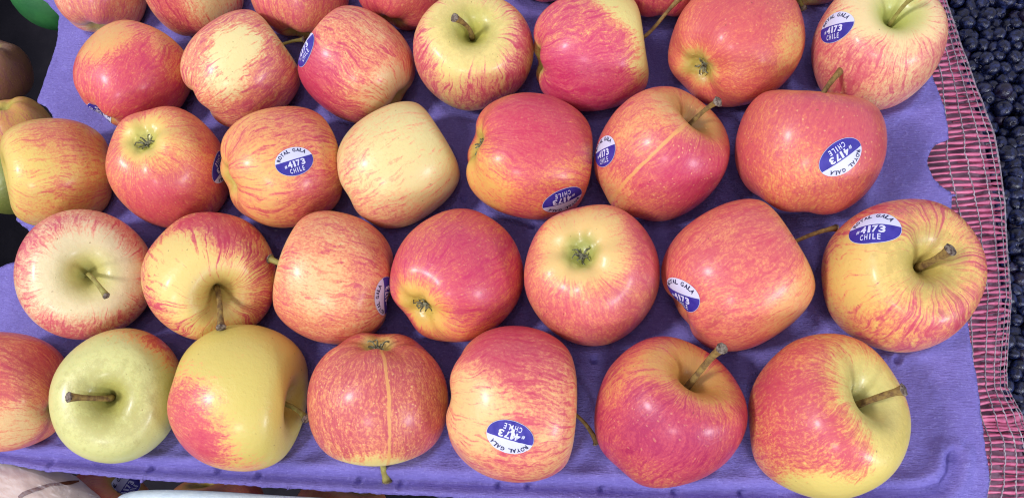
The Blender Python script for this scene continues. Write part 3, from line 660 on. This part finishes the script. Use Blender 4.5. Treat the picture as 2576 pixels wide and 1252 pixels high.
# ------------------------------------------------------------------ what lies below: crate floor, lower tray and its apples
M_floor = material('dark_floor', lin(30, 28, 34), .9, .2, col2=lin(20, 19, 26), vscale=30, bump=.001, bscale=200)  # near-black colour stands in for the shade of the void below
mesh_obj('ground', [(-2.2, -2.2, -.26), (2.2, -2.2, -.26), (2.2, 2.2, -.26), (-2.2, 2.2, -.26)], [(0, 1, 2, 3)], M_floor)
bpy.data.objects['ground']['kind'] = 'structure'
a_, b_ = at(-150, -300, -.26), at(-150, 1500, -.26)  # added upright out of view, shades the low area left of the tray
cw = mesh_obj('unseen_shade_wall', [(a_.x, a_.y, -.26), (b_.x, b_.y, -.26), (b_.x, b_.y, .01), (a_.x, a_.y, .01), (a_.x - .02, a_.y, -.26), (b_.x - .02, b_.y, -.26), (b_.x - .02, b_.y, .01), (a_.x - .02, a_.y, .01)],
         [(0, 1, 2, 3), (4, 7, 6, 5), (3, 2, 6, 7), (0, 3, 7, 4), (1, 5, 6, 2)], M_floor, smooth=False); cw['kind'] = 'structure'
# lower tray
lx = np.arange(-.335, .20, .004); ly = np.arange(-.10, .30, .004)
LX, LY = np.meshgrid(lx, ly, indexing='ij'); LZ = -0.092 + nvec(LX, LY, 40, 7) * .002
q = at(116, 112, -.08); LZ += .016 * np.exp(-(np.hypot((LX - q.x), (LY - q.y)) / .018) ** 4)
n1, n2 = LX.shape
V = np.stack([LX.ravel(), LY.ravel(), LZ.ravel()], 1).tolist()
Fc = [(i * n2 + j, (i + 1) * n2 + j, (i + 1) * n2 + j + 1, i * n2 + j + 1) for i in range(n1 - 1) for j in range(n2 - 1)]
lt = mesh_obj('fruit_tray', V, Fc, M_pulp); md = lt.modifiers.new('thick', 'SOLIDIFY'); md.thickness = .0018
tag(lt, 'lower purple pulp tray in shadow beneath the top one', 'tray')
N_top = len(APP)
LG = 'apples of the layer under the tray'
apple(-6, 178, 86, (.1, -.8, -.3), floor=-.092, zc=.86, cover=.55, label='dim brown orange apple in deep shadow at the upper left edge', group=LG, seed=71, base=(120, 92, 40), mid=(112, 74, 34), red=(96, 54, 34), deep=(76, 38, 30))  # skin colours dimmed, the deep shade is put into them
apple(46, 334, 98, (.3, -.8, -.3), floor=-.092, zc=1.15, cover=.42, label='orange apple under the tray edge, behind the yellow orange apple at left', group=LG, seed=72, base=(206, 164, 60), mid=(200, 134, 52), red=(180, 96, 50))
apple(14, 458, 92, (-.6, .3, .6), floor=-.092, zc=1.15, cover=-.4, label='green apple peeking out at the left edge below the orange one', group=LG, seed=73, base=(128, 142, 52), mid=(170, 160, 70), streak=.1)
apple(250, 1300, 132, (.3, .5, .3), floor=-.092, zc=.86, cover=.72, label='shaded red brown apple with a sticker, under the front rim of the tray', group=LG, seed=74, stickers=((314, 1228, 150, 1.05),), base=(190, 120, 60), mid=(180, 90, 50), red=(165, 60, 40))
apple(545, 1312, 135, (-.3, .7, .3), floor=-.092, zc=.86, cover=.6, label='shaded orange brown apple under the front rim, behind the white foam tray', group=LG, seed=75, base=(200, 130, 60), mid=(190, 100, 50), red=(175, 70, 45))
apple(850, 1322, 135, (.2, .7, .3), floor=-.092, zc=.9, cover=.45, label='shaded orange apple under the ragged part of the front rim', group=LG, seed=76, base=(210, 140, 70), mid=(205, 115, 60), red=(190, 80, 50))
# green fruit in the top left corner
p = at(150, -62, -.05); R = 125 * depth(p) / F
V = []; n_ = 32
bm = bmesh.new(); bmesh.ops.create_uvsphere(bm, u_segments=40, v_segments=28, radius=R)
for v in bm.verts:
    v.co.z *= .88; v.co *= 1 + .03 * noise.noise(v.co * 20); v.co.y *= 1.15
me = bpy.data.meshes.new('green_fruit'); bm.to_mesh(me); bm.free(); me.polygons.foreach_set('use_smooth', [True] * len(me.polygons))
me.materials.append(material('green_skin', lin(34, 96, 50), .45, .4, col2=lin(50, 116, 58), vscale=40, bump=.0003, bscale=300))
o = bpy.data.objects.new('green_fruit', me); C.objects.link(o); o.location = p
tag(o, 'smooth dark green fruit in the shadow behind the top left corner of the tray', 'fruit')

# ------------------------------------------------------------------ white foam tray and wrapped pack along the front
M_foam = material('white_foam', lin(205, 222, 228), .5, .4, col2=lin(190, 210, 220), vscale=250, bump=.0003, bscale=900)
def foam_tray():
    zf = .004
    path = [at(x, y, zf) for x, y in ((262, 1330), (272, 1285), (292, 1258), (322, 1243), (370, 1237), (450, 1237), (560, 1242), (680, 1250), (820, 1258), (1000, 1268), (1150, 1280), (1230, 1310), (1240, 1380))]
    P2 = []
    for i in range(len(path) - 1):
        a, b, c_, d_ = path[max(i - 1, 0)], path[i], path[i + 1], path[min(i + 2, len(path) - 1)]
        for j in range(6):
            t = j / 6; P2.append(0.5 * ((2 * b) + (c_ - a) * t + (2 * a - 5 * b + 4 * c_ - d_) * t * t + (3 * b - a - 3 * c_ + d_) * t**3))
    prof = [(-.000, -.006), (.0, -.001), (.0012, .0006), (.003, .0012), (.006, .0008), (.010, -.0008), (.013, -.003), (.017, -.012), (.021, -.024)]   # inwards, height
    V, Fc = [], []; cen = at(750, 1420, zf)
    for i, p_ in enumerate(P2):
        t = (P2[min(i + 1, len(P2) - 1)] - P2[max(i - 1, 0)]); t.z = 0; t.normalize(); nn = Vector((-t.y, t.x, 0))
        if nn.dot(cen - p_) < 0: nn = -nn
        for a, b in prof: V.append(p_ + nn * a + Vector((0, 0, b + .0003 * math.sin(i * .9))))
    m_ = len(prof)
    for i in range(len(P2) - 1):
        for k in range(m_ - 1): Fc.append((i * m_ + k, (i + 1) * m_ + k, (i + 1) * m_ + k + 1, i * m_ + k + 1))
    base = [i * m_ + m_ - 1 for i in range(len(P2))]
    Fc.append(tuple(base))
    r = mesh_obj('foam_tray', V, Fc, M_foam); md = r.modifiers.new('thick', 'SOLIDIFY'); md.thickness = .0012
    tag(r, 'white foam tray rim along the bottom edge in front of the purple tray', 'foam tray')
foam_tray()
M_root = material('pale_root_skin', lin(228, 212, 194), .5, .35, col2=lin(216, 194, 172), vscale=50, bump=.0003, bscale=160)
M_crack = material('brown_crack', lin(120, 70, 40), .8, .2, col2=lin(90, 50, 30), vscale=300, bump=.0005, bscale=700)
def wrapped():
    c0 = at(20, 1330, .0); root = empty('wrapped_root', (c0.x, c0.y, -.04))
    L = lambda v: Vector(v) - root.location
    bm = bmesh.new(); bmesh.ops.create_icosphere(bm, subdivisions=5, radius=1)
    for v in bm.verts:
        n_ = v.co.copy(); k = 1 + .10 * noise.noise(n_ * 1.7 + Vector((3, 1, 2))) + .03 * noise.noise(n_ * 5) + .008 * noise.noise(n_ * 14)
        v.co = Vector((n_.x * .054, n_.y * .034, n_.z * .030)) * k; v.co.rotate(Matrix.Rotation(-.42, 3, 'Z'))
        v.co += L((c0.x, c0.y, -.018))
    me = bpy.data.meshes.new('root_flesh'); bm.to_mesh(me); bm.free(); me.polygons.foreach_set('use_smooth', [True] * len(me.polygons)); me.materials.append(M_root)
    body = bpy.data.objects.new('root_flesh', me); C.objects.link(body); body.parent = root
    bvh = BVHTree.FromPolygons([v.co for v in me.vertices], [tuple(p.vertices) for p in me.polygons])
    def surf(px, py, off):
        o_ = L(CAM); h_, n_, _, _ = bvh.ray_cast(o_, ray(px, py).normalized())
        if h_ is None: h_ = L(at(px, py, -.018)); n_ = Vector((0, 0, 1))
        return h_ + n_ * off
    # brown crack as a flat ribbon lying on the skin
    line = [(48, 1252, 8), (60, 1242, 9), (80, 1234, 8), (105, 1226, 7), (125, 1219, 5), (150, 1217, 6), (176, 1214, 8), (196, 1210, 3)]
    V, Fc = [], []
    for i, (x, y, w_) in enumerate(line):
        V += [surf(x - 2, y - w_ * .6, .0004), surf(x, y, .0009), surf(x + 2, y + w_ * .6, .0004)]
        if i: q = len(V); Fc += [(q - 6, q - 3, q - 2, q - 5), (q - 5, q - 2, q - 1, q - 4)]
    mesh_obj('peeled_crack', V, Fc, M_crack, root)
    # crinkled film
    mf = bpy.data.materials.new('clear_film'); mf.use_nodes = True; t = NT(mf.node_tree); b = mf.node_tree.nodes['Principled BSDF']
    b.inputs['Base Color'].default_value = lin(225, 225, 230); b.inputs['Roughness'].default_value = .18; b.inputs['Alpha'].default_value = .24; b.inputs['Specular IOR Level'].default_value = .8
    V, Fc = [], []; nu, nv_ = 50, 26
    rr = random.Random(5)
    for i in range(nu + 1):
        for j in range(nv_ + 1):
            px = -40 + 300 * i / nu; py = 1158 + (px - 0) * .36 + 100 * (j / nv_)
            if px < 0: py = 1158 + 100 * j / nv_
            s_ = surf(px, py, .0012) if j > 0 else L(at(px, py, -.02))
            k = Vector((px * .04, py * .07, 0)); cr = (abs(noise.noise(k)) * .004 + abs(noise.noise(k * 3.1)) * .0016) * (.4 + .9 * max(0, min(1, (px - 110) / 60)))
            edge = max(0, (px - 150) / 100); s_ += Vector((0, 0, cr * (1 + 1.6 * edge)))
            V.append(s_)
    for i in range(nu):
        for j in range(nv_): q = i * (nv_ + 1) + j; Fc.append((q, q + nv_ + 1, q + nv_ + 2, q + 1))
    f_ = mesh_obj('plastic_film', V, Fc, mf, root, smooth=False)
    tag(root, 'pale beige root wrapped in crinkled clear plastic, bottom left corner', 'wrapped vegetable')
wrapped()

# ------------------------------------------------------------------ red net sack
M_band = material('pink_net_band', lin(232, 132, 164), .32, .6, col2=lin(212, 102, 136), vscale=120, bump=.0002, bscale=800)
M_band2 = material('red_net_band_inner', lin(196, 92, 122), .5, .4, col2=lin(164, 70, 100), vscale=120)
M_thread = material('white_net_thread', lin(190, 184, 190), .6, .4, col2=lin(126, 118, 124), vscale=300)
M_cont = material('sack_contents', lin(156, 122, 138), .8, .2, col2=lin(116, 86, 104), vscale=45, bump=.001, bscale=160)
INN = [(-60, 2270), (0, 2300), (200, 2335), (400, 2320), (560, 2375), (800, 2410), (1000, 2440), (1100, 2455), (1310, 2470)]
OUTE = [(-60, 2360), (0, 2376), (70, 2400), (180, 2438), (270, 2472), (350, 2502), (430, 2516), (520, 2528), (640, 2534), (760, 2544), (850, 2538), (940, 2532), (985, 2534), (1020, 2552), (1055, 2572), (1100, 2590), (1180, 2600), (1310, 2612)]
def interp(T, y):
    for (a, x0), (b, x1) in zip(T[:-1], T[1:]):
        if y <= b: t = (y - a) / (b - a); t = max(0, min(1, t)); return x0 + (x1 - x0) * t
    return T[-1][1]
def fold(y): return math.exp(-((y - 1062) / 14) ** 2)
def net(y, u, off=0.0):
    """point of the sack: y down the picture, u 0 under the tray .. 1 outer limb"""
    a = interp(INN, y) - 30; b = interp(OUTE, y)
    s_ = math.sin(u * math.pi / 2); x = a + (b - a) * s_
    z = -.010 - .050 * (1 - math.cos(u * math.pi / 2)) + off - .006 * fold(y) * (0.3 + u)
    z += .0022 * noise.noise(Vector((u * 3, y * .009, 1)))
    yy = y - 26 * u * (1 - .55 * u) * (1 if y < 1060 else .15) + 4 * noise.noise(Vector((y * .02, u * 2, 5)))
    return at(x, yy, z)
sack = empty('net_sack', at(2480, 640, -.08))
Ls = lambda v: v - sack.location
def band(y, u0, u1, wpx, off, mat, name, seed):
    V, Fc = [], []; n_ = 16; r_ = random.Random(seed); tw = r_.uniform(-.5, .5); ph = r_.uniform(0, 6)
    for i in range(n_ + 1):
        u = u0 + (u1 - u0) * i / n_
        dy = 1.6 * math.sin(u * 9 + ph)
        wv = wpx * (.8 + .25 * math.sin(u * 23 + ph))
        p0 = net(y + dy - wv / 2, u, off); p1 = net(y + dy + wv / 2, u, off); m_ = net(y + dy, u, off + .0005)
        tilt = Vector((0, 0, .0005 * math.sin(u * 12 + ph + tw)))
        V += [Ls(p0) + tilt, Ls(m_), Ls(p1) - tilt, Ls(m_) - Vector((0, 0, .0008))]
        if i:
            q = len(V) - 8
            for a, b in ((0, 1), (1, 2), (2, 3), (3, 0)): Fc.append((q + a, q + b, q + 4 + b, q + 4 + a))
    return mesh_obj(name, V, Fc, mat, sack)
y = -50; k = 0
while y < 1300:
    band(y, 0, 1.0, 9.4 if y < 1060 else 10.0, 0, M_band, 'weft_band', k); k += 1
    y += (15.2 + rnd.uniform(-1.2, 1.2)) * (0.5 if abs(y - 1062) < 16 else 1) * (1.15 if y > 1080 else 1)
y = -44
while y < 1300:
    band(y, .35, 1.0, 5, -.010, M_band2, 'inner_weft_band', k); k += 1; y += 21
for j, u in enumerate((.10, .28, .45, .61, .76, .89, .99)):
    pts = []; y = -55
    while y < 1305:
        sw = .010 * (int(y / 6.5) % 2) + .022 * math.sin(y * .007 + j * .9) + .02 * noise.noise(Vector((y * .03, j, 0)))
        if y > 700: sw -= .08 * math.sin(min(1, (y - 700) / 360) * 1.57)
        if y > 1062: sw += .04 * math.sin((y - 1062) * .02)
        pts.append(Ls(net(y, max(.02, min(.995, u + sw * (1 if u < .9 else .15))), .0009 + .0005 * math.sin(y * .41)))); y += 6.5
    V, Fc = tube(pts, [.00026 + .00016 * (i % 2) for i in range(len(pts))], 5)
    mesh_obj('warp_thread', V, Fc, M_thread, sack)
V, Fc = [], []
nu, nv_ = 14, 90
for j in range(nv_ + 1):
    y = -60 + 1370 * j / nv_
    for i in range(nu + 1):
        u = i / nu * .66
        V.append(Ls(net(y, u, -.009 - .03 * max(0, u - .52) * 6 - .003 * (1 + noise.noise(Vector((u * 6, y * .015, 2)))))))
for j in range(nv_):
    for i in range(nu): q = j * (nu + 1) + i; Fc.append((q, q + nu + 1, q + nu + 2, q + 1))
mesh_obj('sack_contents', V, Fc, M_cont, sack)
tag(sack, 'pink red mesh net sack with white threads lying along the right edge of the tray', 'net sack')

# ------------------------------------------------------------------ dark berries
zb = -.13
def berry_mesh():
    bm = bmesh.new(); bmesh.ops.create_uvsphere(bm, u_segments=24, v_segments=16, radius=1)
    for v in bm.verts:
        r_ = math.hypot(v.co.x, v.co.y)
        if v.co.z > 0:
            v.co.z *= .86
            a = math.atan2(v.co.y, v.co.x)
            if r_ < .36: v.co.z = .80 - .22 * (1 - (r_ / .36) ** 2)
            elif r_ < .5: v.co.z += .07 + .04 * math.cos(5 * a)
        else: v.co.z *= .9
    me = bpy.data.meshes.new('blueberry'); bm.to_mesh(me); bm.free(); me.polygons.foreach_set('use_smooth', [True] * len(me.polygons))
    return me
def berry_mat():
    m = bpy.data.materials.new('berry_skin'); m.use_nodes = True; t = NT(m.node_tree); b = m.node_tree.nodes['Principled BSDF']
    tc = t.n('ShaderNodeTexCoord').outputs['Object']; rn = t.n('ShaderNodeObjectInfo').outputs['Random']
    bl = t.ss(t.noise(tc, 2.2, 4, .6, t.m('MULTIPLY', rn, 40.0)), .42, .72)
    c_ = t.mix(t.m('MULTIPLY', bl, .75), lin(10, 12, 34), lin(48, 62, 116))
    c_ = t.mix(t.m('MULTIPLY', t.ss(rn, .9, .97), .3), c_, lin(60, 30, 40))
    m.node_tree.links.new(c_, b.inputs['Base Color'])
    m.node_tree.links.new(t.m('ADD', .20, t.m('MULTIPLY', bl, .22)), b.inputs['Roughness'])
    bp = t.n('ShaderNodeBump', i={'Strength': .6, 'Distance': .0003, 'Height': t.noise(tc, 9, 3, .6)}); m.node_tree.links.new(bp.outputs[0], b.inputs['Normal'])
    return m
bme = berry_mesh(); bme.materials.append(berry_mat())
r_ = random.Random(11); cnt = 0
pts = []
sp = 31.0; row = 0; y = -16
while y < 1275:
    x = 2390 + (row % 2) * sp / 2
    while x < 2590:
        if x > interp(OUTE, y) - 30:
            pts.append((x + r_.uniform(-8, 8), y + r_.uniform(-7, 7), 0))
        x += sp
    y += sp * .86; row += 1
r_.shuffle(pts); print('berries', len(pts)); pts = pts[:298]
LBL = 'dark blue berry in the loose heap beside the net sack'
for (x, y, l_) in pts:
    z = zb + r_.uniform(-.004, .004); p = at(x, y, z)
    o = bpy.data.objects.new('blueberry', bme); C.objects.link(o); o.location = p
    s_ = .0056 * r_.uniform(.80, 1.22); o.scale = (s_, s_ * r_.uniform(.94, 1.06), s_ * r_.uniform(.9, 1.02))
    o.rotation_euler = (r_.uniform(-1.5, 1.5), r_.uniform(-1.5, 1.5), r_.uniform(0, 6))
    tag(o, LBL, 'berry', 'berries heaped at the right')
# the layer of berries below, joined; near-black colour paints shade into the gaps
V, Fc = [], []
bm0 = [v.co.copy() for v in bme.vertices]; bf0 = [tuple(p.vertices) for p in bme.polygons]
ib = bmesh.new(); bmesh.ops.create_icosphere(ib, subdivisions=3, radius=1); iv = [v.co.copy() for v in ib.verts]; if_ = [tuple(v.index for v in f_.verts) for f_ in ib.faces]; ib.free()
y = -30
while y < 1300:
    x = 2300
    while x < 2660:
        c_ = at(x + r_.uniform(-6, 6), y + r_.uniform(-6, 6), zb - .0085 + r_.uniform(-.002, .002)); q = len(V); s_ = .0042 * r_.uniform(.85, 1.1)
        V += [c_ + v * s_ for v in iv]; Fc += [tuple(i + q for i in f_) for f_ in if_]
        x += 25
    y += 22
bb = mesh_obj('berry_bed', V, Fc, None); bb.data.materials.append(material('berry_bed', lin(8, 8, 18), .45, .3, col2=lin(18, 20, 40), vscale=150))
tag(bb, 'bed of dark blue berries under the heap beside the net sack', 'berries', None, 'stuff')
mesh_obj('crate_floor', [tuple(at(x, y, zb - .018)) for x, y in ((2200, -300), (2200, 1500), (2900, 1500), (2900, -300))], [(0, 1, 2, 3)], M_floor); bpy.data.objects['crate_floor']['kind'] = 'structure'

for i in range(N_top):
    for j in range(i):
        d = (APP[i][0] - APP[j][0]).length - APP[i][1] - APP[j][1]
        if d < -.003: print('overlap %.1f mm: %s | %s' % (d * 1000, APP[j][2][:40], APP[i][2][:40]))
print('R mm', [round(a[1] * 1000) for a in APP])
